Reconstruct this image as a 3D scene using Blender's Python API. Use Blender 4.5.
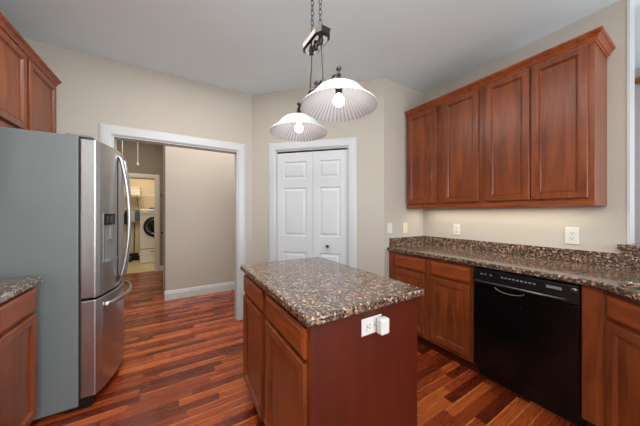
import bpy, bmesh, math, random
from mathutils import Vector, Matrix
from mathutils.geometry import tessellate_polygon
random.seed(7)
PI = math.pi
S = bpy.context.scene
C = S.collection
for o in list(bpy.data.objects): bpy.data.objects.remove(o)

# ---------------------------------------------------------------- camera, world, lights, exposure
cam = bpy.data.cameras.new('camera'); cam.sensor_width = 36; cam.lens = 36*240.3/640
cam.clip_start = .02; cam.shift_y = -0.0004
co = bpy.data.objects.new('camera', cam); C.objects.link(co)
co.location = (0, 0, 1.287); co.rotation_euler = (PI/2, 0, -math.radians(31.15))
S.camera = co
S.view_settings.view_transform = 'Standard'; S.view_settings.look = 'None'
S.view_settings.gamma = 1; S.view_settings.use_curve_mapping = False
S.view_settings.exposure = 0.08
w = bpy.data.worlds.new('world'); S.world = w; w.use_nodes = True
w.node_tree.nodes['Background'].inputs[0].default_value = (.93, .97, 1, 1)
w.node_tree.nodes['Background'].inputs[1].default_value = 1.5

def area(name, loc, rot, sx, sy, power, col=(1, 1, 1)):
    l = bpy.data.lights.new(name, 'AREA'); l.shape = 'RECTANGLE'; l.size = sx; l.size_y = sy
    l.energy = power; l.color = col
    o = bpy.data.objects.new(name, l); C.objects.link(o); o.location = loc; o.rotation_euler = rot
    return o
def point(name, loc, power, col, r=.08):
    l = bpy.data.lights.new(name, 'POINT'); l.energy = power; l.color = col; l.shadow_soft_size = r
    o = bpy.data.objects.new(name, l); C.objects.link(o); o.location = loc
    return o
# daylight from the open living side behind the camera
area('daylight_behind', (1.5, -3.1, 1.3), (math.radians(102), 0, 0), 2.6, 2.0, 80, (.95, .98, 1))
point('room_fill_light', (-.1, -.6, 2.1), 58, (.97, .99, 1), .2)  # unseen fill added behind the camera to brighten ceiling and walls
# overhead fill areas added to brighten the kitchen
area('kitchen_overhead_fill', (.2, .5, 2.72), (0, 0, 0), 1.2, 1.6, 26, (1, .97, .93))
area('kitchen_overhead_fill', (.1, 1.9, 2.72), (0, 0, 0), .8, .8, 16, (1, .97, .93))
area('corridor_fill', (-.8, 5.3, 2.93), (0, 0, 0), .4, .6, 12, (1, .93, .84))  # fill added to brighten the dark corridor
# strip lights under the wall cabinets
area('under_cabinet_strip', (2.47, 1.12, 1.325), (0, math.radians(0), 0), .05, 1.3, 3.2, (1, .93, .78))
# rooms beyond the opening
area('hall_fill', (.6, 3.5, 2.90), (math.radians(12), 0, 0), 2.4, .5, 34, (1, .94, .87))  # fill added to light the hall partition
area('laundry_ceiling_light', (-.8, 7.3, 2.68), (0, 0, 0), .6, .6, 20, (1, .88, .70))
area('dining_daylight', (3.4, -.6, 1.6), (math.radians(100), 0, 0), .8, 1.2, 7, (.9, .93, 1))

# ---------------------------------------------------------------- materials
def lin(c):
    return tuple(((v/255)/12.92 if v/255 <= .04045 else ((v/255+.055)/1.055)**2.4) for v in c) + (1,)
def mat(name, rgb, rough=.5, metal=0, bump=0, bscale=60, var=0, vscale=5, stretch=(1, 1, 1), coat=0, spec=.5):
    m = bpy.data.materials.new(name); m.use_nodes = True; nt = m.node_tree; N = nt.nodes; L = nt.links
    b = N['Principled BSDF']; c = lin(rgb)
    b.inputs['Base Color'].default_value = c; b.inputs['Roughness'].default_value = rough
    b.inputs['Metallic'].default_value = metal; b.inputs['Coat Weight'].default_value = coat
    b.inputs['Coat Roughness'].default_value = .12; b.inputs['Specular IOR Level'].default_value = spec
    tc = N.new('ShaderNodeTexCoord'); mp = N.new('ShaderNodeMapping'); mp.inputs['Scale'].default_value = stretch
    L.new(tc.outputs['Object'], mp.inputs['Vector'])
    n = N.new('ShaderNodeTexNoise'); n.inputs['Scale'].default_value = vscale; n.inputs['Detail'].default_value = 5
    L.new(mp.outputs[0], n.inputs['Vector'])
    r = N.new('ShaderNodeValToRGB'); r.color_ramp.elements[0].position = .3; r.color_ramp.elements[1].position = .7
    v = var
    r.color_ramp.elements[0].color = tuple(x*(1-v) for x in c[:3]) + (1,)
    r.color_ramp.elements[1].color = tuple(min(1, x*(1+v)) for x in c[:3]) + (1,)
    L.new(n.outputs[0], r.inputs[0]); L.new(r.outputs[0], b.inputs['Base Color'])
    if bump:
        n2 = N.new('ShaderNodeTexNoise'); n2.inputs['Scale'].default_value = bscale; L.new(mp.outputs[0], n2.inputs['Vector'])
        bp = N.new('ShaderNodeBump'); bp.inputs['Strength'].default_value = bump; bp.inputs['Distance'].default_value = .002
        L.new(n2.outputs[0], bp.inputs['Height']); L.new(bp.outputs[0], b.inputs['Normal'])
    return m
M = {}
M['wall'] = mat('wall_paint', (186, 179, 169), .75, bump=.15, bscale=250, var=.015)
M['wallshaded'] = mat('wall_paint_shaded', (150, 138, 122), .8, bump=.15, bscale=250, var=.015)  # same wall paint darkened, the hall's shadow put into the colour
M['laundrywall'] = mat('laundry_wall_paint', (214, 198, 166), .8, var=.015)
M['farwall'] = mat('dining_wall_paint', (176, 170, 172), .8, var=.015)
M['ceiling'] = mat('ceiling_paint', (228, 243, 248), .85, var=.01)
M['trim'] = mat('white_trim', (198, 202, 203), .35, var=.01)
M['doorwhite'] = mat('white_door', (206, 211, 216), .4, var=.01)
M['cream'] = mat('cream_trim', (232, 222, 200), .5, var=.01)
M['plastic'] = mat('white_plastic', (214, 214, 210), .35, var=.01)
M['almond'] = mat('almond_plastic', (228, 222, 190), .35, var=.01)
M['dark'] = mat('dark_slot', (30, 30, 32), .5)
M['black'] = mat('black_enamel', (8, 8, 9), .2, spec=.35)
M['blackpl'] = mat('black_plastic', (14, 14, 16), .35)
M['steel'] = mat('brushed_steel', (188, 190, 192), .28, metal=1, bump=.05, bscale=40, var=.04, vscale=8, stretch=(1, 1, 40))
M['steeldark'] = mat('dark_steel', (110, 112, 114), .3, metal=1, var=.04)
M['chrome'] = mat('polished_chrome', (225, 226, 228), .1, metal=1)
M['nickel'] = mat('brushed_nickel', (78, 72, 68), .3, metal=1, var=.05)
M['fridge'] = mat('grey_fridge_side', (122, 130, 131), .36, metal=.2, bump=.25, bscale=400, var=.03, vscale=3)
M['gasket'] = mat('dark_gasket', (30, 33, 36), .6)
M['greyplastic'] = mat('grey_plastic', (120, 124, 126), .4)
M['washer'] = mat('washer_white', (238, 236, 228), .3)
M['glassdark'] = mat('dark_door_glass', (26, 22, 20), .08)
M['blue'] = mat('blue_cloth', (70, 110, 150), .8, var=.1)
M['blackcloth'] = mat('black_cloth', (25, 24, 28), .9, var=.1)
M['whitecloth'] = mat('white_cloth', (200, 195, 190), .9, var=.05)
M['teal'] = mat('teal_plastic', (30, 110, 120), .4)
M['cardboard'] = mat('pale_paper', (232, 222, 205), .7, var=.03)
M['tile'] = mat('beige_tile', (196, 178, 140), .35, var=.08, vscale=3)
M['orangewood'] = mat('orange_wood', (205, 140, 50), .4, var=.1)
M['curtaincord'] = mat('white_cord', (225, 220, 210), .6)
M['ledblue'] = mat('blue_dot', (20, 90, 150), .4)

def wood(name, lo, hi, rough=.33, horiz=False, coat=.12, swirl=1.0):
    m = bpy.data.materials.new(name); m.use_nodes = True; nt = m.node_tree; N = nt.nodes; L = nt.links
    b = N['Principled BSDF']; b.inputs['Roughness'].default_value = rough; b.inputs['Coat Weight'].default_value = coat
    b.inputs['Coat Roughness'].default_value = .22; b.inputs['Specular IOR Level'].default_value = .4
    tc = N.new('ShaderNodeTexCoord'); mp = N.new('ShaderNodeMapping')
    mp.inputs['Scale'].default_value = (1.2, 12, 12) if horiz else (12, 12, 1.2)
    L.new(tc.outputs['Object'], mp.inputs['Vector'])
    n = N.new('ShaderNodeTexNoise'); n.inputs['Scale'].default_value = 2.2; n.inputs['Detail'].default_value = 8
    n.inputs['Distortion'].default_value = swirl; L.new(mp.outputs[0], n.inputs['Vector'])
    n2 = N.new('ShaderNodeTexNoise'); n2.inputs['Scale'].default_value = 4; n2.inputs['Detail'].default_value = 3
    L.new(tc.outputs['Object'], n2.inputs['Vector'])
    mx = N.new('ShaderNodeMath'); mx.operation = 'MULTIPLY_ADD'; mx.inputs[1].default_value = .7
    L.new(n.outputs[0], mx.inputs[0])
    m2 = N.new('ShaderNodeMath'); m2.operation = 'MULTIPLY'; m2.inputs[1].default_value = .3
    L.new(n2.outputs[0], m2.inputs[0]); L.new(m2.outputs[0], mx.inputs[2])
    r = N.new('ShaderNodeValToRGB'); r.color_ramp.elements[0].position = .33; r.color_ramp.elements[1].position = .68
    r.color_ramp.elements[0].color = lin(lo); r.color_ramp.elements[1].color = lin(hi)
    L.new(mx.outputs[0], r.inputs[0]); L.new(r.outputs[0], b.inputs['Base Color'])
    bp = N.new('ShaderNodeBump'); bp.inputs['Strength'].default_value = .06; bp.inputs['Distance'].default_value = .002
    L.new(n.outputs[0], bp.inputs['Height']); L.new(bp.outputs[0], b.inputs['Normal'])
    return m
M['cherry'] = wood('cherry_wood', (98, 44, 18), (142, 72, 34))
M['cherryh'] = wood('cherry_wood_drawer', (108, 46, 17), (160, 80, 36), horiz=True)
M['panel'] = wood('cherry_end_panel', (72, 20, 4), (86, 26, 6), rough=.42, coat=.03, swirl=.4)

def granite():
    m = bpy.data.materials.new('brown_granite'); m.use_nodes = True; nt = m.node_tree; N = nt.nodes; L = nt.links
    b = N['Principled BSDF']; b.inputs['Roughness'].default_value = .12; b.inputs['Coat Weight'].default_value = .3
    b.inputs['Coat Roughness'].default_value = .05
    tc = N.new('ShaderNodeTexCoord')
    dn = N.new('ShaderNodeTexNoise'); dn.inputs['Scale'].default_value = 40; L.new(tc.outputs['Object'], dn.inputs['Vector'])
    ad = N.new('ShaderNodeMixRGB'); ad.blend_type = 'ADD'; ad.inputs[0].default_value = .012
    L.new(tc.outputs['Object'], ad.inputs[1]); L.new(dn.outputs['Color'], ad.inputs[2])
    v = N.new('ShaderNodeTexVoronoi'); v.inputs['Scale'].default_value = 105; L.new(ad.outputs[0], v.inputs['Vector'])
    sep = N.new('ShaderNodeSeparateColor'); L.new(v.outputs['Color'], sep.inputs[0])
    r = N.new('ShaderNodeValToRGB'); r.color_ramp.interpolation = 'CONSTANT'
    cols = [(0, (16, 12, 11)), (.42, (66, 44, 32)), (.53, (108, 76, 54)), (.64, (160, 116, 84)), (.72, (66, 58, 56)), (.82, (128, 120, 116)), (.93, (196, 168, 140))]
    e = r.color_ramp.elements
    e[0].position = 0; e[0].color = lin(cols[0][1]); e[1].position = cols[1][0]; e[1].color = lin(cols[1][1])
    for p, c in cols[2:]:
        q = e.new(p); q.color = lin(c)
    L.new(sep.outputs[0], r.inputs[0])
    v2 = N.new('ShaderNodeTexVoronoi'); v2.inputs['Scale'].default_value = 210; L.new(ad.outputs[0], v2.inputs['Vector'])
    s2 = N.new('ShaderNodeSeparateColor'); L.new(v2.outputs['Color'], s2.inputs[0])
    r2 = N.new('ShaderNodeValToRGB'); r2.color_ramp.elements[0].position = .25; r2.color_ramp.elements[0].color = lin((60, 46, 40))
    r2.color_ramp.elements[1].position = .9; r2.color_ramp.elements[1].color = lin((180, 150, 128)); L.new(s2.outputs[1], r2.inputs[0])
    mx = N.new('ShaderNodeMixRGB'); mx.inputs[0].default_value = .28
    L.new(r.outputs[0], mx.inputs[1]); L.new(r2.outputs[0], mx.inputs[2])
    L.new(mx.outputs[0], b.inputs['Base Color'])
    return m
M['granite'] = granite()

def floor_mat():
    m = bpy.data.materials.new('cherry_plank_floor'); m.use_nodes = True; nt = m.node_tree; N = nt.nodes; L = nt.links
    b = N['Principled BSDF']
    b.inputs['Coat Weight'].default_value = .15; b.inputs['Coat Roughness'].default_value = .1; b.inputs['Specular IOR Level'].default_value = .4
    tc = N.new('ShaderNodeTexCoord'); sp = N.new('ShaderNodeSeparateXYZ'); L.new(tc.outputs['Object'], sp.inputs[0])
    def ma(op, a, bb=None, cc=None):
        n = N.new('ShaderNodeMath'); n.operation = op
        for i, x in enumerate((a, bb, cc)):
            if x is None: continue
            if isinstance(x, (int, float)): n.inputs[i].default_value = x
            else: L.new(x, n.inputs[i])
        return n.outputs[0]
    W = .066; LEN = .5
    ry = ma('DIVIDE', sp.outputs[1], W); row = ma('FLOOR', ry); fy = ma('FRACT', ry)
    wn = N.new('ShaderNodeTexWhiteNoise'); wn.noise_dimensions = '1D'; L.new(row, wn.inputs['W'])
    rx = ma('DIVIDE', ma('ADD', sp.outputs[0], ma('MULTIPLY', wn.outputs[0], 5.0)), LEN)
    col = ma('FLOOR', rx); fx = ma('FRACT', rx)
    cb = N.new('ShaderNodeCombineXYZ'); L.new(row, cb.inputs[0]); L.new(col, cb.inputs[1])
    w2 = N.new('ShaderNodeTexWhiteNoise'); w2.noise_dimensions = '3D'; L.new(cb.outputs[0], w2.inputs['Vector'])
    # grain
    gp = N.new('ShaderNodeCombineXYZ'); L.new(ma('MULTIPLY', sp.outputs[0], 2.2), gp.inputs[0])
    L.new(ma('MULTIPLY', sp.outputs[1], 22), gp.inputs[1]); L.new(ma('MULTIPLY', w2.outputs[0], 30), gp.inputs[2])
    g = N.new('ShaderNodeTexNoise'); g.inputs['Scale'].default_value = 2.2; g.inputs['Detail'].default_value = 6; g.inputs['Distortion'].default_value = 1.4
    L.new(gp.outputs[0], g.inputs['Vector'])
    mixv = ma('ADD', ma('MULTIPLY', w2.outputs[0], .58), ma('MULTIPLY', g.outputs[0], .5))
    r = N.new('ShaderNodeValToRGB'); e = r.color_ramp.elements
    e[0].position = .18; e[0].color = lin((72, 26, 12)); e[1].position = .95; e[1].color = lin((196, 102, 46))
    q = e.new(.42); q.color = lin((116, 44, 20)); q = e.new(.68); q.color = lin((154, 68, 31))
    L.new(mixv, r.inputs[0])
    lt = ma('MULTIPLY', ma('GREATER_THAN', fy, ma('MULTIPLY_ADD', g.outputs[0], -.22, .985)), ma('GREATER_THAN', w2.outputs[0], .55))
    edge_streak = N.new('ShaderNodeMixRGB'); L.new(ma('MULTIPLY', lt, .55), edge_streak.inputs[0]); L.new(r.outputs[0], edge_streak.inputs[1]); edge_streak.inputs[2].default_value = lin((216, 134, 70))  # lighter streak along one edge of some planks
    # seams
    def edge(f, wdt): return ma('MAXIMUM', ma('LESS_THAN', f, wdt), ma('GREATER_THAN', f, 1-wdt))
    seam = ma('MAXIMUM', edge(fy, .018), edge(fx, .0025))
    mx = N.new('ShaderNodeMixRGB'); mx.blend_type = 'MULTIPLY'; L.new(ma('MULTIPLY', seam, .65), mx.inputs[0])
    L.new(edge_streak.outputs[0], mx.inputs[1]); mx.inputs[2].default_value = (.15, .1, .08, 1)
    L.new(mx.outputs[0], b.inputs['Base Color'])
    L.new(ma('MULTIPLY_ADD', g.outputs[0], .16, .2), b.inputs['Roughness'])
    bp = N.new('ShaderNodeBump'); bp.inputs['Strength'].default_value = .12; bp.inputs['Distance'].default_value = .003
    L.new(ma('SUBTRACT', ma('MULTIPLY', g.outputs[0], .4), seam), bp.inputs['Height']); L.new(bp.outputs[0], b.inputs['Normal'])
    return m
M['floor'] = floor_mat()

def emit(name, rgb, s):
    m = bpy.data.materials.new(name); m.use_nodes = True; b = m.node_tree.nodes['Principled BSDF']
    b.inputs['Base Color'].default_value = lin(rgb); b.inputs['Emission Color'].default_value = lin(rgb); b.inputs['Emission Strength'].default_value = s
    return m
M['bulb'] = emit('lit_bulb', (255, 250, 242), 13)
def shade_mat():
    m = bpy.data.materials.new('ribbed_white_glass'); m.use_nodes = True; nt = m.node_tree; N = nt.nodes; L = nt.links
    out = N['Material Output']; b = N['Principled BSDF']
    b.inputs['Base Color'].default_value = (.9, .91, .93, 1); b.inputs['Roughness'].default_value = .15
    t = N.new('ShaderNodeBsdfTranslucent'); t.inputs[0].default_value = (.92, .94, .97, 1)
    tc = N.new('ShaderNodeTexCoord'); sp = N.new('ShaderNodeSeparateXYZ'); L.new(tc.outputs['Object'], sp.inputs[0])
    def ma(op, a, b_=None, c_=None):
        n = N.new('ShaderNodeMath'); n.operation = op
        for i, x in enumerate((a, b_, c_)):
            if x is None: continue
            if isinstance(x, (int, float)): n.inputs[i].default_value = x
            else: L.new(x, n.inputs[i])
        return n.outputs[0]
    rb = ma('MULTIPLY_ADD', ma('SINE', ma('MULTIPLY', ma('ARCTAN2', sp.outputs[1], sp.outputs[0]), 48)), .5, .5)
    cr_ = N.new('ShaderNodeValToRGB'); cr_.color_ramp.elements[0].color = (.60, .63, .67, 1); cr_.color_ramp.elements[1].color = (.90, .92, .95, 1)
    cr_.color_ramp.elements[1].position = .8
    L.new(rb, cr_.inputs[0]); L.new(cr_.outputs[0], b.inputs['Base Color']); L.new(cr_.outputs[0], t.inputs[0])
    mx = N.new('ShaderNodeMixShader'); mx.inputs[0].default_value = .22
    L.new(b.outputs[0], mx.inputs[1]); L.new(t.outputs[0], mx.inputs[2]); L.new(mx.outputs[0], out.inputs[0])
    return m
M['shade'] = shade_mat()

# ---------------------------------------------------------------- mesh helpers
def bx(bm, x0, x1, y0, y1, z0, z1, bev=0, seg=2, mtx=None):
    vs = [bm.verts.new((x, y, z)) for z in (z0, z1) for y in (y0, y1) for x in (x0, x1)]
    fs = [bm.faces.new([vs[i] for i in f]) for f in ((0, 2, 3, 1), (4, 5, 7, 6), (0, 1, 5, 4), (2, 6, 7, 3), (0, 4, 6, 2), (1, 3, 7, 5))]
    if bev:
        es = list({e for f in fs for e in f.edges})
        r = bmesh.ops.bevel(bm, geom=es, offset=bev, segments=seg, profile=.5, affect='EDGES')
        if mtx: bmesh.ops.transform(bm, matrix=mtx, verts=list({v for f in r['faces'] for v in f.verts} | {v for v in vs if v.is_valid}))
    elif mtx: bmesh.ops.transform(bm, matrix=mtx, verts=vs)
    return bm
def box(*a, **k): return bx(bmesh.new(), *a, **k)
def obj(name, bm, m, parent=None, loc=(0, 0, 0), smooth=False, rot=(0, 0, 0), label=None):
    me = bpy.data.meshes.new(name); bmesh.ops.recalc_face_normals(bm, faces=bm.faces[:]); bm.to_mesh(me); bm.free()
    me.materials.append(M[m] if isinstance(m, str) else m)
    if smooth:
        for p in me.polygons: p.use_smooth = True
    o = bpy.data.objects.new(name, me); C.objects.link(o); o.location = loc; o.rotation_euler = rot
    if parent: o.parent = parent
    if label: o['label'] = label
    return o
def thing(name, label, cat, loc=(0, 0, 0), rz=0, group=None):
    o = bpy.data.objects.new(name, None); C.objects.link(o); o.location = loc; o.rotation_euler = (0, 0, rz)
    o.empty_display_size = .1
    o['label'] = label; o['category'] = cat
    if group: o['group'] = group
    return o
def tag(o, label, cat, group=None):
    o['label'] = label; o['category'] = cat
    if group: o['group'] = group
    return o
def struct(name, bm, m, label=None, parent=None, **k):
    o = obj(name, bm, m, parent, **k)
    if not parent: o['kind'] = 'structure'
    if label: o['label'] = label
    return o
def sempty(name, loc=(0, 0, 0), rz=0, label=None):
    o = bpy.data.objects.new(name, None); C.objects.link(o); o.location = loc; o.rotation_euler = (0, 0, rz); o['kind'] = 'structure'
    if label: o['label'] = label
    return o
def tube(bm, pts, r, n=10, closed=False):
    pts = [Vector(p) for p in pts]; rings = []
    R = r if isinstance(r, (list, tuple)) else [r]*len(pts); up = None
    for i, p in enumerate(pts):
        if closed: t = pts[(i+1) % len(pts)]-pts[i-1]
        else: t = pts[min(i+1, len(pts)-1)]-pts[max(i-1, 0)]
        t.normalize()
        if up is None: up = Vector((0, 0, 1)) if abs(t.z) < .9 else Vector((1, 0, 0))
        a = t.cross(up)
        if a.length < 1e-4: a = t.cross(Vector((1, 0, 0)))
        a.normalize(); b = a.cross(t).normalized(); up = b
        rings.append([bm.verts.new(p+R[i]*(math.cos(2*PI*k/n)*a+math.sin(2*PI*k/n)*b)) for k in range(n)])
    m = len(rings)
    for i in range(m if closed else m-1):
        A, B = rings[i], rings[(i+1) % m]
        for k in range(n): bm.faces.new((A[k], A[(k+1) % n], B[(k+1) % n], B[k]))
    if not closed:
        bm.faces.new(rings[0]); bm.faces.new(rings[-1][::-1])
    return bm
def lathe(bm, prof, n=32, c=(0, 0, 0), axis='Z', rib=0, nrib=0, cap=True):
    rings = []
    for r, z in prof:
        ring = []
        for k in range(n):
            a = 2*PI*k/n; rr = r*(1+rib*math.cos(nrib*a)) if rib else r
            x, y = rr*math.cos(a), rr*math.sin(a)
            v = (x, y, z) if axis == 'Z' else ((x, z, y) if axis == 'Y' else (z, x, y))
            ring.append(bm.verts.new(Vector(v)+Vector(c)))
        rings.append(ring)
    for A, B in zip(rings, rings[1:]):
        for k in range(n): bm.faces.new((A[k], A[(k+1) % n], B[(k+1) % n], B[k]))
    if cap:
        bm.faces.new(rings[0]); bm.faces.new(rings[-1])
    return bm
def ball(bm, c, r, u=16, v=10, sc=(1, 1, 1)):
    g = bmesh.ops.create_uvsphere(bm, u_segments=u, v_segments=v, radius=r)
    bmesh.ops.transform(bm, matrix=Matrix.Translation(c) @ Matrix.Diagonal((*sc, 1)), verts=g['verts'])
    return bm
def poly_prism(loops, z0, z1):
    bm = bmesh.new(); pl = [[Vector((x, y, 0)) for x, y in l] for l in loops]
    tris = tessellate_polygon(pl); flat = [p for l in pl for p in l]
    A = [bm.verts.new((p.x, p.y, z0)) for p in flat]; B = [bm.verts.new((p.x, p.y, z1)) for p in flat]
    for t in tris:
        try: bm.faces.new([A[i] for i in t]); bm.faces.new([B[i] for i in t])
        except ValueError: pass
    k = 0
    for l in pl:
        n = len(l)
        for i in range(n): bm.faces.new((A[k+i], A[k+(i+1) % n], B[k+(i+1) % n], B[k+i]))
        k += n
    return bm
def profile_extrude(prof, L, axis='X'):
    """closed 2D profile (depth y, height z) swept along x from 0 to L"""
    bm = bmesh.new(); A = [bm.verts.new((0, y, z)) for y, z in prof]; B = [bm.verts.new((L, y, z)) for y, z in prof]
    n = len(prof)
    for i in range(n): bm.faces.new((A[i], A[(i+1) % n], B[(i+1) % n], B[i]))
    bm.faces.new(A); bm.faces.new(B[::-1]); return bm
def slab_rings(bm, x0, x1, z0, z1, rings, back):
    """front at -y; rings = (inset, y); back = y of the back plane"""
    loops = []
    for ins, y in [(0, back)] + rings:
        loops.append([bm.verts.new(p) for p in ((x0+ins, y, z0+ins), (x1-ins, y, z0+ins), (x1-ins, y, z1-ins), (x0+ins, y, z1-ins))])
    for A, B in zip(loops, loops[1:]):
        for k in range(4): bm.faces.new((A[k], A[(k+1) % 4], B[(k+1) % 4], B[k]))
    bm.faces.new(loops[0]); bm.faces.new(loops[-1][::-1])
    return bm
def cab_door(x0, x1, z0, z1):
    s = min(.056, (x1-x0)*.24)
    return slab_rings(bmesh.new(), x0, x1, z0, z1, [(0, -.017), (.003, -.020), (s-.014, -.020), (s-.011, -.0145), (s-.009, -.0145), (s-.006, -.017), (s, -.009), (s+.001, -.009)], -.0005)
def cab_drawer(x0, x1, z0, z1):
    return slab_rings(bmesh.new(), x0, x1, z0, z1, [(0, -.012), (.004, -.016), (.010, -.017), (.014, -.020), (.02, -.020)], -.0005)
def cabinet(name, label, cat, loc, rz, W, D, z0, z1, fronts, kick=0, group=None, side_rail=0, mt='cherry'):
    t = thing(name, label, cat, loc, rz, group)
    obj('cabinet_body', box(0, W, 0, D, z0, z1, bev=.0015, seg=1), mt, t)
    if kick: obj('toe_kick', box(0, W, .075, D, 0, z0), 'panel', t)
    if side_rail: obj('bottom_rail', box(0, W, -.004, .018, z0-.0, z0+side_rail, bev=.002, seg=1), 'cherryh', t)
    for kind, a, b, c, d in fronts:
        if kind == 'door': obj('door', cab_door(a, b, c, d), 'cherry', t)
        else: obj('drawer', cab_drawer(a, b, c, d), 'cherryh', t)
    return t

# ---------------------------------------------------------------- room shell
H = 2.74; A0 = (.816, 2.979); B0 = (1.934, 1.861)
struct('floor', box(-1.5, 4.2, -3.2, 6.44, -.05, 0), 'floor')
struct('floor_laundry', box(-2.2, 1.0, 6.44, 8.4, -.05, .004), 'tile')
struct('ceiling', box(-1.5, 4.2, -3.2, 3.1, H, H+.1), 'ceiling')
struct('ceiling_hall', box(-1.5, 2.7, 3.1, 6.4, 2.95, 3.05), 'ceiling')
struct('ceiling_laundry', box(-2.2, 1.0, 6.4, 8.4, H, H+.1), 'ceiling')
bm = box(-1.4, .1, -3.35, -3.2, 0, H); bx(bm, 2.9, 4.2, -3.35, -3.2, 0, H); bx(bm, .1, 2.9, -3.35, -3.2, 2.35, H); bx(bm, .1, 2.9, -3.35, -3.2, 0, .25)
struct('wall_front', bm, 'wall')
struct('wall_left', box(-1.4, -1.27, -3.2, 2.979, 0, H), 'wall')
# wall with the cased opening (one mesh)
ox0, ox1, oz = -.51, .648, 2.025
bm = box(-1.4, ox0, 2.979, 3.10, 0, 2.95); bx(bm, ox1, A0[0]+.05, 2.979, 3.10, 0, 2.95); bx(bm, ox0, ox1, 2.979, 3.10, oz, 2.95)
struct('wall_back', bm, 'wall')
# pantry wall at 45 degrees; local x runs A -> B, front faces -y
LP = math.hypot(B0[0]-A0[0], B0[1]-A0[1])
d0, d1, dz = .317, 1.193, 2.03
bm = box(0, d0, 0, .11, 0, H); bx(bm, d1, LP, 0, .11, 0, H); bx(bm, d0, d1, 0, .11, dz, H)
struct('wall_pantry', bm, 'wall', loc=(A0[0], A0[1], 0), rot=(0, 0, -PI/4))
struct('wall_pantry_side', box(B0[0]+.001, 2.604, 1.861, 1.97, 0, H), 'wall')
struct('wall_right', box(2.605, 2.775, .318, 3.1, 0, H), 'wall')
struct('wall_right_half', box(2.605, 2.775, -1.0, .317, 0, 1.04), 'wall')
struct('wall_dining', box(3.98, 4.1, -3.2, 2.6, 0, H), 'farwall')
struct('wall_dining_back', box(2.776, 3.98, 2.5, 2.6, 0, H), 'farwall')
struct('wall_hall_partition', box(-.118, 2.7, 4.2, 4.3, 0, 2.95), 'wall')
struct('wall_hall_side', box(-.148, -.05, 4.301, 6.38, 0, 2.95), 'wallshaded')
struct('wall_hall_left', box(-1.5, -1.4, 3.1, 6.38, 0, 2.95), 'wallshaded')
struct('wall_hall_right', box(2.606, 2.7, 3.101, 4.199, 0, 2.95), 'wallshaded')
lx0, lx1 = -1.17, -.371
bm = box(-2.2, lx0, 6.38, 6.5, 0, 2.95); bx(bm, lx1, 1.0, 6.38, 6.5, 0, 2.95); bx(bm, lx0, lx1, 6.38, 6.5, 2.03, 2.95)
struct('wall_hall_end', bm, 'wallshaded')
struct('wall_laundry_back', box(-2.2, 1.0, 8.3, 8.4, 0, H), 'laundrywall')
struct('wall_laundry_left', box(-2.3, -2.2, 6.5, 8.3, 0, H), 'laundrywall')
struct('wall_laundry_right', box(0.05, .15, 6.5, 8.3, 0, H), 'laundrywall')

def casing(name, x0, x1, z1, wdt, yf, parent, thick=.02, m='trim', jamb=0, left=True):
    """frame around an opening x0..x1 up to z1; front proud of y=yf towards -y"""
    for xa, xb, rev in (((x0-wdt, x0, 0)), ((x1, x1+wdt, 1))):
        p = [(0, 0), (0, -.45*thick), (.12, -.75*thick), (.22, -.9*thick), (.35, -thick), (.85, -thick), (.93, -.8*thick), (1, -.55*thick), (1, 0)]
        bm = bmesh.new(); A = []; B = []
        for q, y in p:
            q2 = 1-q
            x = (xa+(q2)*wdt) if rev else (xa+q*wdt)
            zt = z1+((x-x1) if rev else (x0-x))
            A.append(bm.verts.new((x, yf+y, 0))); B.append(bm.verts.new((x, yf+y, zt)))
        n = len(p)
        for i in range(n): bm.faces.new((A[i], A[(i+1) % n], B[(i+1) % n], B[i]))
        bm.faces.new(A); bm.faces.new(B); struct('casing_side', bm, m, parent=parent)
    bm = bmesh.new(); A = []; B = []
    for q, y in p:
        z = z1+wdt*(1-q); A.append(bm.verts.new((x0-(z-z1), yf+y, z))); B.append(bm.verts.new((x1+(z-z1), yf+y, z)))
    for i in range(n): bm.faces.new((A[i], A[(i+1) % n], B[(i+1) % n], B[i]))
    bm.faces.new(A); bm.faces.new(B); struct('casing_head', bm, m, parent=parent)
    if jamb:
        t = .012
        bm = box(x0, x0+t, yf, yf+jamb, 0, z1); bx(bm, x1-t, x1, yf, yf+jamb, 0, z1); bx(bm, x0+t, x1-t, yf, yf+jamb, z1-t, z1)
        struct('jamb', bm, m, parent=parent)
t = sempty('trim_1', label='white casing around the wide opening to the hall')
casing('c', ox0+.001, ox1-.001, oz, .095, 2.979, t, jamb=.121)
t = sempty('trim_2', loc=(A0[0], A0[1], 0), rz=-PI/4, label='white casing around the closet door')
casing('c', d0+.001, d1-.001, dz, .095, 0, t, jamb=.11)
t = sempty('trim_3', label='cream casing around the laundry doorway')
casing('c', lx0, lx1, 2.03, .09, 6.38, t, m='cream', jamb=.12)
# wall end trim (white corner on the open end of the right wall)
struct('trim_4', box(2.602, 2.778, .303, .3165, 1.075, H), 'trim', 'white end cap on the open end of the cabinet wall')

def baseboard(name, x0, y0, x1, y1, m='trim', h=.115):
    L = math.hypot(x1-x0, y1-y0)
    struct(name, profile_extrude([(0, 0), (-.016, 0), (-.016, h*.7), (-.012, h*.78), (-.010, h*.92), (-.004, h), (0, h)], L), m,
           loc=(x0, y0, 0), rot=(0, 0, math.atan2(y1-y0, x1-x0)))
baseboard('baseboard_hall', -.128, 4.2, 2.6, 4.2, h=.135)
baseboard('baseboard_hall_end', lx1+.091, 6.38, -.149, 6.38, 'cream')
baseboard('baseboard_hall_end_left', -1.4, 6.38, lx0-.091, 6.38, 'cream')
baseboard('baseboard_back', ox1+.097, 2.979, A0[0], 2.979)
r2 = math.sqrt(.5)
baseboard('baseboard_pantry_left', A0[0], A0[1], A0[0]+(d0-.097)*r2, A0[1]-(d0-.097)*r2)
baseboard('baseboard_pantry_right', A0[0]+(d1+.097)*r2, A0[1]-(d1+.097)*r2, B0[0], B0[1])
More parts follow.
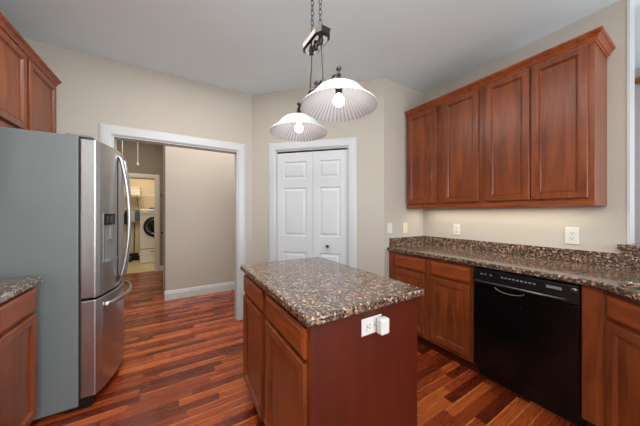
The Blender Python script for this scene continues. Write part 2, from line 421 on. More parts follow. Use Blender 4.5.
baseboard('baseboard_laundry', -2.2, 8.3, .05, 8.3, 'cream', h=.16)

# bifold closet door: two leaves with three raised panels each
dr = sempty('door_1', loc=(A0[0], A0[1], 0), rz=-PI/4, label='white two-leaf bifold closet door with moulded panels')
def leaf_mesh(x0, x1, z0, z1, panels, y=.02, th=.034):
    bm = bmesh.new(); xs0 = x0+.075; xs1 = x1-.075
    # face with rectangular recesses built as a grid
    zs = sorted({z0, z1} | {p[0] for p in panels} | {p[1] for p in panels})
    def quad(a, b, c, d):
        bm.faces.new([bm.verts.new(p) for p in ((a, y, c), (b, y, c), (b, y, d), (a, y, d))])
    quad(x0, xs0, z0, z1); quad(xs1, x1, z0, z1)
    for a, b in zip(zs, zs[1:]):
        if (a, b) in panels:
            loops = []
            for ins, dy in [(0, 0), (.009, .009), (.02, .009), (.042, .0015), (.043, .0015)]:
                loops.append([bm.verts.new(p) for p in ((xs0+ins, y+dy, a+ins), (xs1-ins, y+dy, a+ins), (xs1-ins, y+dy, b-ins), (xs0+ins, y+dy, b-ins))])
            for P, Q in zip(loops, loops[1:]):
                for k in range(4): bm.faces.new((P[k], P[(k+1) % 4], Q[(k+1) % 4], Q[k]))
            bm.faces.new(loops[-1])
        else: quad(xs0, xs1, a, b)
    o = [bm.verts.new(p) for p in ((x0, y, z0), (x1, y, z0), (x1, y, z1), (x0, y, z1))]
    q = [bm.verts.new(p) for p in ((x0, y+th, z0), (x1, y+th, z0), (x1, y+th, z1), (x0, y+th, z1))]
    for k in range(4): bm.faces.new((o[k], o[(k+1) % 4], q[(k+1) % 4], q[k]))
    bm.faces.new(q[::-1])
    bmesh.ops.remove_doubles(bm, verts=bm.verts[:], dist=1e-5)
    return bm
pans = [(.25, .82), (1.01, 1.585), (1.69, 1.895)]
mid = .775
l1 = obj('door_leaf', leaf_mesh(d0+.016, mid-.0015, .012, 2.0, pans), 'doorwhite', dr)
l2 = obj('door_leaf', leaf_mesh(mid+.0015, d1-.016, .012, 2.0, pans), 'doorwhite', dr)
obj('door_knob', lathe(bmesh.new(), [(.007, .019), (.007, .002), (.017, -.004), (.019, -.012), (.014, -.02), (.004, -.022)], 20, c=(.958, 0, .905), axis='Y'), 'nickel', l2, smooth=True)
obj('door_track', box(d0+.014, d1-.014, .022, .055, 2.003, 2.016), 'dark', dr)
struct('wall_closet_back', box(d0-.1, d1+.1, .3, .32, 0, H), 'wallshaded', loc=(A0[0], A0[1], 0), rot=(0, 0, -PI/4))

# ---------------------------------------------------------------- right wall cabinets
RZ = -PI/2   # faces -X ; local x runs towards -Y
def upper(label, ya, yb, doors):
    fr = [('door', ya-a, ya-b, 1.385, 2.368) for a, b in doors]
    t = cabinet('wall_cabinet', label, 'cabinet', (2.28, ya, 0), RZ, ya-yb, .322, 1.335, 2.395, fr)
    obj('light_rail', box(0, ya-yb, -.004, .02, 1.332, 1.362, bev=.003), 'cherryh', t)
    return t
upper('cherry wall cabinet with two doors, the one against the pantry wall', 1.842, 1.0485, [(1.82, 1.472), (1.403, 1.079)])
upper('cherry wall cabinet with two doors at the open end of the right wall', 1.0475, .402, [(1.022, .726), (.716, .430)])
def crown_run(name, pts, label, parent=None, close=None):
    """sweep a crown profile (outward, height) along a polyline of (x, y, nx, ny) corner offsets"""
    prof = [(0, 0), (.004, .0), (.006, .010), (.012, .012), (.012, .018), (.017, .028), (.027, .040), (.031, .041), (.031, .046), (.037, .050), (.038, .062), (0, .062)]
    bm = bmesh.new(); rings = []
    for x, y, nx, ny in pts: rings.append([bm.verts.new((x+nx*o, y+ny*o, z)) for o, z in prof])
    n = len(prof)
    for P, Q in zip(rings, rings[1:]):
        for k in range(n): bm.faces.new((P[k], P[(k+1) % n], Q[(k+1) % n], Q[k]))
    bm.faces.new(rings[0]); bm.faces.new(rings[-1][::-1])
    return bm
cr = obj('crown_molding', crown_run('c', [(2.279, 1.843, -1, 0), (2.279, .401, -1, -1), (2.603, .401, 0, -1)], ''), 'cherryh', loc=(0, 0, 2.372))
tag(cr, 'cherry crown molding along the top of the right wall cabinets', 'molding')

# base cabinets on the right
FX = 2.005
cabinet('base_cabinet', 'narrow cherry base cabinet with drawer and door, beside the pantry wall', 'cabinet', (FX, 1.858, 0), RZ, .4695, .59, .105, .875,
        [('drawer', .10, .445, .728, .846), ('door', .10, .445, .14, .705)], kick=1)
cabinet('base_cabinet', 'cherry base cabinet with drawer and door, directly left of the dishwasher', 'cabinet', (FX, 1.3875, 0), RZ, .4045, .59, .105, .875,
        [('drawer', .035, .378, .728, .846), ('door', .035, .378, .14, .705)], kick=1)
t = thing('filler_panel', 'plain cherry filler panel between the dishwasher and the sink cabinet', 'panel', (FX, .404, 0), RZ)
obj('panel', box(0, .088, 0, .55, .105, .875), 'cherry', t); obj('toe_kick', box(0, .088, .075, .55, 0, .104), 'panel', t)
# diagonal sink cabinet
dg = thing('sink_cabinet', 'diagonal cherry corner sink cabinet at the right edge, with false drawer and door', 'cabinet', (FX, .312, 0), -PI*3/4)
def prism_local(pts, z0, z1): return poly_prism([pts], z0, z1)
obj('cabinet_body', prism_local([(0, 0), (.84, 0), (.84, .42), (0.02, .42)], .105, .665), 'cherry', dg)
obj('face_frame', prism_local([(0, 0), (.84, 0), (.84, .018), (0, .018)], .6655, .875), 'cherry', dg)
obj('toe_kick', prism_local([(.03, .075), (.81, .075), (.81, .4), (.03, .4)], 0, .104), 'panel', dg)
obj('false_drawer', cab_drawer(.02, .82, .728, .846), 'cherryh', dg)
obj('door', cab_door(.02, .418, .14, .705), 'cherry', dg); obj('door', cab_door(.422, .82, .14, .705), 'cherry', dg)

# dishwasher
dw = thing('dishwasher', 'black built-in dishwasher with a bar handle under the granite worktop', 'dishwasher', (1.985, .979, 0), RZ)
W = .574
obj('tub', box(.004, W-.004, .03, .55, .13, .868), 'blackpl', dw)
obj('door', box(.004, W-.004, -.012, .029, .132, .752, bev=.006, seg=3), 'black', dw)
cp = obj('control_panel', box(.004, W-.004, -.018, .029, .756, .866, bev=.006, seg=3), 'blackpl', dw)
obj('vent_strip', box(.01, W-.01, -.019, -.0175, .862, .8655), 'steeldark', cp)
for i in range(9):
    obj('button', box(.19+i*.022, .203+i*.022, -.021, -.0175, .826, .836, bev=.001, seg=1), 'greyplastic', cp)
for xx in (.06, .085, .12): obj('button', box(xx, xx+.012, -.021, -.0175, .826, .836, bev=.001, seg=1), 'greyplastic', cp)
obj('display', box(.43, .50, -.0195, -.0175, .826, .842), 'greyplastic', cp)
obj('brand_badge', lathe(bmesh.new(), [(.016, -.0175), (.016, -.0205), (.002, -.0206)], 24, c=(.552, 0, .838), axis='Y'), 'steeldark', cp, smooth=True)
hd = obj('handle', tube(bmesh.new(), [(.028, -.046, .782), (.30, -.05, .782), (.528, -.046, .782)], .0075, 10), 'steeldark', dw, smooth=True)
for xx in (.045, .51): obj('handle_post', tube(bmesh.new(), [(xx, -.016, .782), (xx, -.045, .782)], .006, 8), 'steeldark', hd, smooth=True)
# scoop below the handle
bm = bmesh.new(); P = []; Q = []
for i in range(17):
    a = PI*i/16; P.append((.235-.085*math.cos(a), -.0135, .752-.028*math.sin(a))); 
tube(bm, P, .0028, 8); obj('latch_scoop', bm, 'steel', dw, smooth=True)
obj('logo_dot', lathe(bmesh.new(), [(.004, -.012), (.004, -.0135)], 12, c=(.30, 0, .66), axis='Y'), 'steeldark', dw)
obj('toe_kick', box(.004, W-.004, .10, .12, 0, .128), 'blackpl', dw)

# worktop on the right with sink cut-out
def rrect(cx, cy, ax, hw, hh, r, n=7):
    ux, uy = ax; vx, vy = -uy, ux; out = []
    for sx, sy, a0 in ((1, 1, 0), (-1, 1, PI/2), (-1, -1, PI), (1, -1, 1.5*PI)):
        for i in range(n+1):
            a = a0+PI/2*i/n; p = sx*(hw-r)+r*math.cos(a); q = sy*(hh-r)+r*math.sin(a)
            out.append((cx+ux*p+vx*q, cy+uy*p+vy*q))
    return out
EX = 1.975
n1 = (r2, -r2); dl = (-r2, -r2); e0 = (EX, .335)
sc = (e0[0]+dl[0]*.36+n1[0]*.285, e0[1]+dl[1]*.36+n1[1]*.285)
hole = rrect(sc[0], sc[1], dl, .385, .215, .09)
outer = [(2.603, 1.859), (EX, 1.859), (EX, .38), (EX-.006, .347), (EX-.022, .318), (1.40, -.26), (1.40, -.95), (2.603, -.95)]
def bull(bm, off=.012):
    es = [e for e in bm.edges if abs(e.verts[0].co.z-e.verts[1].co.z) < 1e-6 and len(e.link_faces) == 2 and abs(e.link_faces[0].normal.z-e.link_faces[1].normal.z) > .5 or
          (abs(e.verts[0].co.z-e.verts[1].co.z) < 1e-6 and len(e.link_faces) == 2 and abs(abs(e.link_faces[0].normal.z)-abs(e.link_faces[1].normal.z)) > .5)]
    bmesh.ops.bevel(bm, geom=es, offset=off, segments=4, profile=.5, affect='EDGES')
bm = poly_prism([outer, hole], .876, .914); bmesh.ops.recalc_face_normals(bm, faces=bm.faces[:]); bm.normal_update(); bull(bm, .01)
tag(obj('worktop', bm, 'granite'), 'long brown granite worktop along the right wall, turning diagonally at the sink', 'worktop')
bs = thing('backsplash', 'low granite backsplash strip along the right wall and pantry side', 'backsplash', (0, 0, 0))
obj('long_strip', box(2.585, 2.604, .3405, 1.86, .9145, 1.008, bev=.002, seg=1), 'granite', bs)
obj('return_strip', box(EX+.035, 2.584, 1.841, 1.860, .9145, 1.008, bev=.002, seg=1), 'granite', bs)
obj('raised_panel', box(2.585, 2.604, -.95, .34, .9145, 1.039), 'granite', bs)
tag(obj('bar_ledge', poly_prism([[(2.565, -.98), (2.95, -.98), (2.95, .30), (2.604, .30), (2.604, .352), (2.565, .352)]], 1.0405, 1.073), 'granite'), 'raised granite bar ledge beyond the right end of the wall', 'worktop')

# sink
bm = bmesh.new(); n = 32; rings = []
for ins, z in ((-.012, .8752), (0, .8752), (.004, .86), (.012, .72), (.05, .69), (.14, .686)):
    rr = rrect(sc[0], sc[1], dl, .385-ins, .215-ins, max(.03, .09-ins))
    rings.append([bm.verts.new((x, y, z)) for x, y in rr])
for P, Q in zip(rings, rings[1:]):
    for k in range(len(P)): bm.faces.new((P[k], P[(k+1) % len(P)], Q[(k+1) % len(P)], Q[k]))
bm.faces.new(rings[-1])
sk = thing('sink', 'dark undermount sink bowl set in the corner of the right worktop', 'sink', (0, 0, 0))
so = obj('bowl', bm, 'steeldark', sk, smooth=True)
obj('drain', lathe(bmesh.new(), [(.045, .687), (.045, .690), (.03, .6905), (.004, .6885)], 24, c=(sc[0], sc[1], 0)), 'steel', sk, smooth=True)

# ---------------------------------------------------------------- kitchen island
isl = thing('kitchen_island', 'cherry kitchen island with two drawers over two doors', 'island', (.43, 1.745, 0), RZ)
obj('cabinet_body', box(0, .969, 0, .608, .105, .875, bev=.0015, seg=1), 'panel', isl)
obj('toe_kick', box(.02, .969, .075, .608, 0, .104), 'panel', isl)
for a, b in ((.024, .425), (.499, .944)):
    obj('drawer', cab_drawer(a, b, .735, .850), 'cherryh', isl); obj('door', cab_door(a, b, .13, .715), 'cherry', isl)
obj('face_frame', box(0, .969, -.0004, .0, .105, .875), 'cherry', isl)
bm = box(.40, 1.057, .745, 1.77, .876, .914); bmesh.ops.recalc_face_normals(bm, faces=bm.faces[:]); bm.normal_update()
ve = [e for e in bm.edges if abs(e.verts[0].co.z-e.verts[1].co.z) > .01]
bmesh.ops.bevel(bm, geom=ve, offset=.012, segments=4, profile=.5, affect='EDGES'); bm.normal_update(); bull(bm, .011)
tag(obj('island_top', bm, 'granite'), 'polished brown granite slab on top of the island', 'worktop')

# ---------------------------------------------------------------- outlets and switches (local: plate in xz, front -y)
def outlet(label, loc, rz, gangs=1, kind='outlet', m='plastic', w1=.072, h=.116, cat='outlet'):
    t = thing('wall_outlet' if kind == 'outlet' else 'light_switch', label, cat, loc, rz)
    Wd = w1+(gangs-1)*.046
    obj('cover_plate', box(-Wd/2, Wd/2, -.006, -.0005, -h/2, h/2, bev=.0022, seg=2), m, t)
    for g in range(gangs):
        cx = (g-(gangs-1)/2)*.046
        if kind == 'outlet':
            for s in (1, -1):
                f = obj('socket', box(cx-.017, cx+.017, -.0085, -.0062, s*.02-.014, s*.02+.014, bev=.002, seg=1), m, t)
                bm = bmesh.new()
                for dx in (-.007, .007): bx(bm, cx+dx-.0014, cx+dx+.0014, -.0093, -.0085, s*.02-.001, s*.02+.008)
                bx(bm, cx-.0028, cx+.0028, -.0093, -.0085, s*.02-.010, s*.02-.005)
                obj('slots', bm, 'dark', f)
        else:
            obj('toggle', box(cx-.005, cx+.005, -.016, -.0062, -.008, .014, bev=.002, seg=1), m, t)
            for s in (1, -1): obj('screw', lathe(bmesh.new(), [(.003, -.006), (.003, -.0072)], 10, c=(cx, 0, s*.03), axis='Y'), 'greyplastic', t)
    return t
outlet('large white outlet on the wall above the worktop, right of the dishwasher handle', (2.605, .576, 1.112), RZ, 1, w1=.078, h=.128)
outlet('small white outlet on the wall below the left wall cabinet doors', (2.605, 1.455, 1.108), RZ, 1)
outlet('white light switch on the pantry side wall, left of the pair', (2.017, 1.861, 1.12), 0, 1, 'switch', cat='switch')
outlet('almond light switch on the pantry side wall, nearer the corner', (2.268, 1.861, 1.115), 0, 1, 'switch', 'almond', cat='switch')
oi = outlet('white sideways outlet on the near end panel of the island', (.727, .775, .803), 0, 1)
oi.rotation_euler = (0, PI/2, 0)
pg = thing('plug_adapter', 'white cube plug-in adapter with a small dot, in the island outlet', 'adapter', (.768, .7655, .800))
obj('body', box(-.024, .026, -.036, -.0005, -.034, .034, bev=.008, seg=3), 'plastic', pg)
obj('indicator_dot', lathe(bmesh.new(), [(.003, -.034), (.003, -.0348)], 12, c=(.002, 0, -.002), axis='Y'), 'ledblue', pg)

# ---------------------------------------------------------------- left base cabinet, top, uppers
LZ = PI/2
cabinet('base_cabinet', 'cherry base cabinet with drawer and door at the left, beside the refrigerator', 'cabinet', (-.695, 1.45, 0), LZ, .60, .57, .105, .875,
        [('drawer', .215, .575, .732, .858), ('door', .215, .575, .13, .712)], kick=1)
cabinet('base_cabinet', 'cherry base cabinet at the left edge, cut off by the frame', 'cabinet', (-.695, .9, 0), LZ, .549, .57, .105, .875,
        [('drawer', .02, .52, .732, .858), ('door', .02, .52, .13, .712)], kick=1)
bm = poly_prism([[(-1.268, .9), (-.665, .9), (-.665, 2.05), (-.68, 2.066), (-1.268, 2.066)]], .876, .914); bmesh.ops.recalc_face_normals(bm, faces=bm.faces[:]); bm.normal_update(); bull(bm, .01)
tag(obj('worktop', bm, 'granite'), 'brown granite worktop at the left, in front of the refrigerator', 'worktop')
t = cabinet('wall_cabinet', 'cherry wall cabinet above the refrigerator with two short doors', 'cabinet', (-.889, 2.01, 0), LZ, .965, .379, 1.80, 2.395,
        [('door', .02, .447, 1.85, 2.365), ('door', .485, .925, 1.85, 2.365)])
bm = crown_run('c', [(-.888, 1.2, 1, 0), (-.888, 2.977, 1, 0)], '')
tag(obj('crown_molding', bm, 'cherryh', loc=(0, 0, 2.372)), 'cherry crown molding above the cabinets over the refrigerator', 'molding')
cabinet('wall_cabinet', 'tall cherry wall cabinet at the far left edge, nearer than the refrigerator', 'cabinet', (-.889, 1.2, 0), LZ, .809, .379, 1.37, 2.395,
        [('door', .02, .397, 1.40, 2.365), ('door', .41, .79, 1.40, 2.365)])

# ---------------------------------------------------------------- refrigerator (world axes; front faces +X)
fr = thing('refrigerator', 'stainless french door refrigerator with grey sides and a bottom freezer drawer', 'refrigerator', (0, 0, 0))
y0, y1 = 2.14, 2.945
obj('body', box(-1.2, -.535, y0, y1, .03, 1.785, bev=.004), 'fridge', fr)
obj('base_grille', box(-.6, -.47, y0+.01, y1-.01, .008, .07), 'blackpl', fr)
obj('gasket', box(-.5345, -.5215, y0+.012, y1-.008, .07, 1.775), 'gasket', fr)
def fx(y):
    u = (y-(y0+y1)/2)/((y1-y0)/2); return -.445+.075*(1-u*u)
def curved(ya, yb, z0, z1, xb=-.527, n=14, bev=.007):
    bm = bmesh.new(); ys = [ya+(yb-ya)*i/n for i in range(n+1)]
    F = [[], []]; Bk = [[], []]
    pts = []
    for i, y in enumerate(ys):
        x = fx(y); 
        pts.append((x, y))
    pts[0] = (pts[0][0]-.004, pts[0][1]); pts[-1] = (pts[-1][0]-.004, pts[-1][1])
    bm = poly_prism([[(xb, ya)]+pts+[(xb, yb)]], z0, z1)
    bmesh.ops.recalc_face_normals(bm, faces=bm.faces[:]); bm.normal_update()
    es = [e for e in bm.edges if len(e.link_faces) == 2 and e.calc_face_angle(0) > 1.0]
    bmesh.ops.bevel(bm, geom=es, offset=bev, segments=3, profile=.5, affect='EDGES')
    return bm
ym = (y0+y1)/2
dl1 = obj('door', curved(y0, ym-.002, .722, 1.772), 'steel', fr, label='near stainless door with the water dispenser')
dl2 = obj('door', curved(ym+.002, y1, .722, 1.772), 'steel', fr, label='far stainless door')
fd = obj('freezer_drawer', curved(y0, y1, .075, .708), 'steel', fr)
for o in (dl1, dl2, fd): 
    for p in o.data.polygons: p.use_smooth = False
def arc_handle(y, z0, z1, bow, name, parent, r=.013):
    pts = []; n = 18
    for i in range(n+1):
        s = i/n; z = z0+(z1-z0)*s; x = fx(y)+.004+bow*math.sin(PI*s)**.7
        pts.append((x, y, z))
    return obj(name, tube(bmesh.new(), pts, r, 12), 'steel', parent, smooth=True)
arc_handle(ym-.12, .75, 1.735, .062, 'handle', dl1)
arc_handle(ym+.05, .76, 1.735, .036, 'handle', dl2)
pts = []
for i in range(25):
    s = i/24; y = y0+.07+(y1-y0-.14)*s; pts.append((fx(y)+.003+.044*math.sin(PI*s)**.45, y, .645))
bm = tube(bmesh.new(), pts, .012, 12); bmesh.ops.transform(bm, matrix=Matrix.Translation((0, 0, .645)) @ Matrix.Diagonal((1, 1, 1.5, 1)) @ Matrix.Translation((0, 0, -.645)), verts=bm.verts[:])
obj('handle', bm, 'steel', fd, smooth=True)
# dispenser on the near door (follows the curved front)
def strip(ya, yb, z0, z1, off, th, m, name, par, bev=.002):
    bm = bmesh.new(); n = 8; pts = [(fx(ya+(yb-ya)*i/n)+off, ya+(yb-ya)*i/n) for i in range(n+1)]
    back = [(x-th, y) for x, y in reversed(pts)]
    return obj(name, poly_prism([pts+back], z0, z1), m, par)
ds = strip(2.20, 2.345, .94, 1.285, .0035, .004, 'steel', 'dispenser', dl1)
strip(2.205, 2.34, 1.20, 1.28, .006, .0025, 'black', 'control_panel', ds)
strip(2.215, 2.33, .965, 1.18, .0045, .001, 'greyplastic', 'recess', ds)
strip(2.21, 2.335, .945, .962, .022, .018, 'greyplastic', 'drip_tray', ds)
strip(2.255, 2.29, 1.10, 1.19, .018, .014, 'greyplastic', 'paddle', ds)
for dy in (2.225, 2.265): strip(dy, dy+.025, 1.215, 1.262, .007, .001, 'steeldark', 'display', ds)
strip(ym-.145, ym-.128, .78, 1.72, .0025, .004, 'gasket', 'handle_gap_shade', dl1)  # dark strip painted for the shaded gap behind the handle
for (a, b) in ((y0+.02, y0+.10), (y1-.10, y1-.02)):
    obj('hinge_cover', box(-.60, -.47, a, b, 1.7865, 1.80, bev=.004), 'greyplastic', fr)

# ---------------------------------------------------------------- pendant light above the island
px, py = .727, 1.250
pl = thing('pendant_light', 'two-shade hanging island light with ribbed white glass shades', 'lamp', (px, py, 0))
bm = poly_prism([[(-.028, -.11), (.028, -.11), (.05, -.075), (.05, .075), (.028, .11), (-.028, .11), (-.05, .075), (-.05, -.075)]], 2.302, 2.345)
bmesh.ops.recalc_face_normals(bm, faces=bm.faces[:]); bm.normal_update()
bmesh.ops.bevel(bm, geom=[e for e in bm.edges if e.verts[0].co.z > 2.34 and e.verts[1].co.z > 2.34], offset=.012, segments=3, profile=.5, affect='EDGES')
plate = obj('mounting_plate', bm, 'nickel', pl)
bm = poly_prism([[(-.02, -.095), (.02, -.095), (.038, -.068), (.038, .068), (.02, .095), (-.02, .095), (-.038, .068), (-.038, -.068)]], 2.292, 2.302)
obj('plate_face', bm, 'chrome', plate)
for y in (-.055, 0, .055):
    obj('cup', lathe(bmesh.new(), [(.006, 2.265), (.014, 2.268), (.012, 2.282), (.017, 2.29), (.017, 2.293)], 16, c=(0, y, 0)), 'dark' if y else 'nickel', plate, smooth=True)
def chain(y):
    bm = bmesh.new(); z = 2.35; k = 0
    while z < 2.735:
        pts = []
        for i in range(12):
            a = 2*PI*i/12; u = .009*math.cos(a); v = .019*math.sin(a)
            pts.append((u, y, z+.016+v) if k % 2 else (0, y+u, z+.016+v))
        tube(bm, pts, .0026, 6, closed=True); z += .031; k += 1
    return obj('chain', bm, 'nickel', pl, smooth=True)
chain(.045); chain(-.05)
obj('ceiling_canopy', lathe(bmesh.new(), [(.07, 2.739), (.07, 2.73), (.05, 2.715), (.012, 2.71)], 32), 'nickel', pl, smooth=True)
def curve3(p, n=10):
    out = []; P = [Vector(q) for q in p]
    P = [2*P[0]-P[1]]+P+[2*P[-1]-P[-2]]
    for i in range(1, len(P)-2):
        for j in range(n):
            t = j/n; a, b, c, d = P[i-1:i+3]
            out.append(.5*((2*b)+(-a+c)*t+(2*a-5*b+4*c-d)*t*t+(-a+3*b-3*c+d)*t**3))
    out.append(P[-2]); return out
obj('rod', tube(bmesh.new(), curve3([(0, .055, 2.28), (0, .062, 2.18), (0, .07, 2.11), (0, .075, 2.05)]), .0055, 8), 'nickel', pl, smooth=True)
obj('rod', tube(bmesh.new(), curve3([(0, -.055, 2.28), (0, -.062, 2.18), (0, -.07, 2.11), (0, -.075, 2.05)]), .0055, 8), 'nickel', pl, smooth=True)
bm = tube(bmesh.new(), curve3([(0, .235, 2.0), (0, .2, 2.02), (0, .16, 2.005), (0, .12, 1.99), (0, .075, 2.05), (0, .03, 2.04), (0, 0, 2.03), (0, -.03, 2.04), (0, -.075, 2.05), (0, -.12, 1.99), (0, -.16, 2.005), (0, -.2, 2.02), (0, -.235, 2.0)]), .007, 10)
obj('arm', bm, 'nickel', pl, smooth=True)
def finial(y, z):
    bm = lathe(bmesh.new(), [(.004, 0), (.011, .004), (.006, .012), (.005, .02), (.012, .026), (.014, .034), (.010, .042), (.003, .046)], 16, c=(0, y, z))
    return obj('finial', bm, 'nickel', pl, smooth=True)
finial(0, 2.035); finial(-.235, 2.0); finial(.235, 2.0)
bm = tube(bmesh.new(), [(0, 0, 2.0), (0, 0, 2.05)], .007, 8); obj('center_stem', bm, 'nickel', pl, smooth=True)
outp = [(.035, .113), (.062, .110), (.092, .100), (.113, .085), (.129, .066), (.146, .047), (.166, .029), (.183, .015), (.192, .006), (.193, 0)]
inn = [(.188, .001), (.180, .011), (.162, .025), (.142, .043), (.125, .061), (.109, .080), (.088, .095), (.060, .105), (.035, .108)]
for y in (-.235, .235):
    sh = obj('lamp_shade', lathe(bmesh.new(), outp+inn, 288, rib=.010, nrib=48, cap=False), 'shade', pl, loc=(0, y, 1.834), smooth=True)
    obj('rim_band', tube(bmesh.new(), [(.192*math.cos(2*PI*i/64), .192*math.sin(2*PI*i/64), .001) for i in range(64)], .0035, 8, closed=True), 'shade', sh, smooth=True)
    obj('socket', lathe(bmesh.new(), [(.016, 1.90), (.018, 1.938), (.04, 1.944), (.04, 1.950), (.022, 1.962), (.008, 2.004)], 24, c=(0, y, 0)), 'nickel', pl, smooth=True)
    bm = lathe(bmesh.new(), [(.004, -.028), (.014, -.025), (.024, -.016), (.029, -.002), (.027, .010), (.021, .021), (.014, .031), (.013, .045)], 24, c=(0, y, 1.866))
    obj('bulb', bm, 'bulb', pl, smooth=True)

# ---------------------------------------------------------------- hall and laundry room
def cord(label, x, y, z0, z1):
    t = thing('pull_cord', label, 'cord', (x, y, 0))
    obj('string', tube(bmesh.new(), [(0, 0, z0+.03), (0, 0, z1)], .0045, 6), 'curtaincord', t)
    obj('bob', lathe(bmesh.new(), [(.004, z0+.05), (.014, z0+.02), (.018, z0), (.012, z0-.012), (.003, z0-.015)], 14), 'curtaincord', t, smooth=True)
cord('white attic pull cord hanging in the hall, the longer one in full view', -.465, 4.4, 1.99, 2.949)
cord('white pull cord close to the refrigerator handle, only its tip showing', -.80, 5.5, 2.10, 2.949)
t = thing('coat_hook', 'small dark hook on the hall side wall, above the door lever', 'hook', (-.149, 5.13, 1.57))
obj('plate', box(-.008, -.0005, -.03, .03, -.06, .05, bev=.002, seg=1), 'dark', t)
obj('prong', tube(bmesh.new(), curve3([(-.006, 0, .02), (-.05, 0, .01), (-.06, 0, .05)]), .007, 8), 'dark', t, smooth=True)
t = thing('door_lever', 'small metal lever handle on the hall side wall, below the hook', 'handle', (-.149, 4.67, .96))
obj('rose', lathe(bmesh.new(), [(.026, -.0005), (.026, -.008), (.012, -.012), (.01, -.04)], 20, axis='X'), 'nickel', t, smooth=True)
obj('lever', tube(bmesh.new(), [(-.04, -.005, 0), (-.045, .05, 0), (-.04, .1, 0)], .008, 8), 'nickel', t, smooth=True)

ws = thing('washing_machine', 'white front-loading washing machine with a round black door on a pedestal', 'washer', (-.405, 7.5, 0))
obj('cabinet_body', box(-.343, .343, 0, .75, .372, 1.375, bev=.015, seg=3), 'washer', ws)
obj('pedestal', box(-.343, .343, .01, .75, .012, .36, bev=.01, seg=2), 'washer', ws)
obj('pedestal_handle', box(-.12, .12, -.008, .0105, .29, .31), 'greyplastic', ws)
obj('gap_strip', box(-.33, .33, .02, .7, .3605, .3715), 'dark', ws)
dd = obj('door', lathe(bmesh.new(), [(.20, .002), (.27, -.0005), (.275, -.03), (.25, -.05), (.20, -.045), (.17, -.03), (.16, -.035), (.1, -.05), (.01, -.055)], 48, c=(0, 0, .93), axis='Y'), 'glassdark', ws, smooth=True)
obj('door_ring', tube(bmesh.new(), [(.205*math.cos(2*PI*i/48), -.05, .93+.205*math.sin(2*PI*i/48)) for i in range(48)], .008, 8, closed=True), 'steeldark', dd, smooth=True)
cpn = obj('control_panel', box(-.33, .33, -.006, -.0005, 1.25, 1.36, bev=.002, seg=1), 'plastic', ws)
obj('detergent_drawer', box(-.31, -.13, -.012, -.0062, 1.27, 1.345, bev=.003), 'washer', cpn)
obj('dial', lathe(bmesh.new(), [(.035, -.006), (.035, -.03), (.03, -.033)], 24, c=(0, 0, 1.305), axis='Y'), 'steel', cpn, smooth=True)
bm = box(-.09, .09, -.11, .11, 0, .05, bev=.015, seg=3)
tag(obj('folded_cloth', bm, 'blue', loc=(-.47, 7.68, 1.376)), 'blue folded cloth lying on top of the washing machine', 'cloth')

sh = thing('wire_shelf', 'white wire shelf across the laundry room back wall', 'shelf', (0, 0, 0))
bm = bmesh.new()
for y in (7.96, 8.0, 8.29): tube(bm, [(-2.19, y, 1.75), (.04, y, 1.75)], .006, 6)
tube(bm, [(-2.19, 7.96, 1.71), (.04, 7.96, 1.71)], .006, 6)
obj('rails', bm, 'plastic', sh)
bm = bmesh.new()
for i in range(60): tube(bm, [(-2.18+i*.037, 7.96, 1.754), (-2.18+i*.037, 8.29, 1.754)], .003, 4)
w_ = obj('wires', bm, 'plastic', sh)
for x in (-1.6, -.86, -.2): obj('bracket', tube(bmesh.new(), [(x, 7.97, 1.745), (x, 8.292, 1.45)], .008, 6), 'steeldark', sh)
t = thing('storage_box', 'pale box standing on the laundry wire shelf', 'box', (-.90, 8.12, 1.758))
obj('box_body', box(-.1, .1, -.1, .1, 0, .17, bev=.004), 'cardboard', t); obj('lid', box(-.106, .106, -.106, .106, .171, .205, bev=.004), 'cardboard', t)
t = thing('paper_roll', 'pale round roll beside the box on the wire shelf', 'roll', (-1.06, 8.12, 1.758))
obj('roll', lathe(bmesh.new(), [(.02, 0), (.055, 0), (.055, .14), (.02, .14)], 24), 'whitecloth', t, smooth=False)

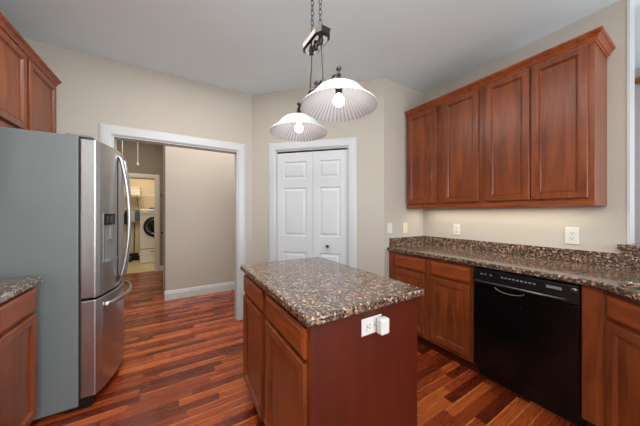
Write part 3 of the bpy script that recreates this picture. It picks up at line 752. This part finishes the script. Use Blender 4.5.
rk = thing('hook_rail', 'thin rail with hooks on the laundry back wall', 'rail', (0, 0, 0))
obj('rail', box(-1.18, -.78, 8.284, 8.2985, 1.36, 1.40, bev=.002, seg=1), 'cream', rk)
for x in (-1.1, -.98, -.87): obj('hook', tube(bmesh.new(), curve3([(x, 8.283, 1.37), (x, 8.25, 1.35), (x, 8.235, 1.38)]), .005, 6), 'nickel', rk)
def garment(label, x, z1, z0, w_, m, name, cat):
    bm = bmesh.new(); nx, nz = 10, 10; F = []; Bk = []
    for j in range(nz+1):
        v = j/nz; rowf = []; rowb = []
        for i in range(nx+1):
            u = i/nx*2-1; hw = w_/2*(.35+.65*min(1, v*3)); xx = u*hw
            d = .03*math.cos(u*PI*2.3+v)*min(1, v*2+.2)
            rowf.append(bm.verts.new((xx, -.035-.02*(1-u*u)+d*.5, z1-(z1-z0)*v+.01*math.sin(u*5)*v))); rowb.append(bm.verts.new((xx, -.005+d*.2, z1-(z1-z0)*v+.01*math.sin(u*5)*v)))
        F.append(rowf); Bk.append(rowb)
    for j in range(nz):
        for i in range(nx):
            bm.faces.new((F[j][i], F[j][i+1], F[j+1][i+1], F[j+1][i])); bm.faces.new((Bk[j][i], Bk[j+1][i], Bk[j+1][i+1], Bk[j][i+1]))
    for j in range(nz):
        bm.faces.new((F[j][0], F[j+1][0], Bk[j+1][0], Bk[j][0])); bm.faces.new((F[j][nx], Bk[j][nx], Bk[j+1][nx], F[j+1][nx]))
    for i in range(nx):
        bm.faces.new((F[0][i], Bk[0][i], Bk[0][i+1], F[0][i+1])); bm.faces.new((F[nz][i], F[nz][i+1], Bk[nz][i+1], Bk[nz][i]))
    tag(obj(name, bm, m, loc=(x, 8.225, 0), smooth=True), label, cat)
garment('black cloth hanging at the left end of the laundry hooks', -1.10, 1.36, .98, .13, 'blackcloth', 'hanging_cloth', 'cloth')
garment('white cloth hanging between the black and blue ones', -.985, 1.36, 1.02, .10, 'whitecloth', 'hanging_cloth', 'cloth')
garment('blue cloth hanging on the laundry hook nearest the washer', -.87, 1.36, 1.08, .11, 'blue', 'hanging_cloth', 'cloth')
br = thing('broom', 'thin dark broom leaning on the laundry back wall', 'broom', (-.94, 8.12, .005))
obj('handle', tube(bmesh.new(), [(0, 0, .2), (0, .15, 1.0)], .011, 8), 'blackpl', br, smooth=True)
obj('brush', poly_prism([[(-.12, -.025), (.12, -.025), (.12, .025), (-.12, .025)]], 0, .12), 'blackcloth', br)
obj('brush_head', box(-.10, .10, -.02, .02, .121, .20, bev=.01), 'blackpl', br)
vc = thing('floor_sweeper', 'low black sweeper with a teal cover on the laundry floor', 'vacuum', (-1.12, 8.0, .005))
obj('base', box(-.16, .16, -.12, .12, 0, .07, bev=.02, seg=3), 'blackpl', vc); obj('cover', box(-.08, .14, -.06, .06, .071, .13, bev=.02, seg=3), 'teal', vc)
obj('handle', tube(bmesh.new(), [(-.05, .0, .13), (-.06, .12, .95)], .014, 8), 'blackpl', vc, smooth=True)

# beyond the right wall
t = thing('wooden_rod', 'narrow orange wooden bar high on the far wall at the right edge', 'rod', (3.93, 0, 0))
obj('rod', tube(bmesh.new(), [(0, -1.2, 2.60), (0, .43, 2.60)], .03, 12), 'orangewood', t, smooth=True)
obj('bracket', box(0, .049, .33, .36, 2.55, 2.60), 'orangewood', t); obj('bracket', box(0, .049, -1.0, -.97, 2.55, 2.60), 'orangewood', t)
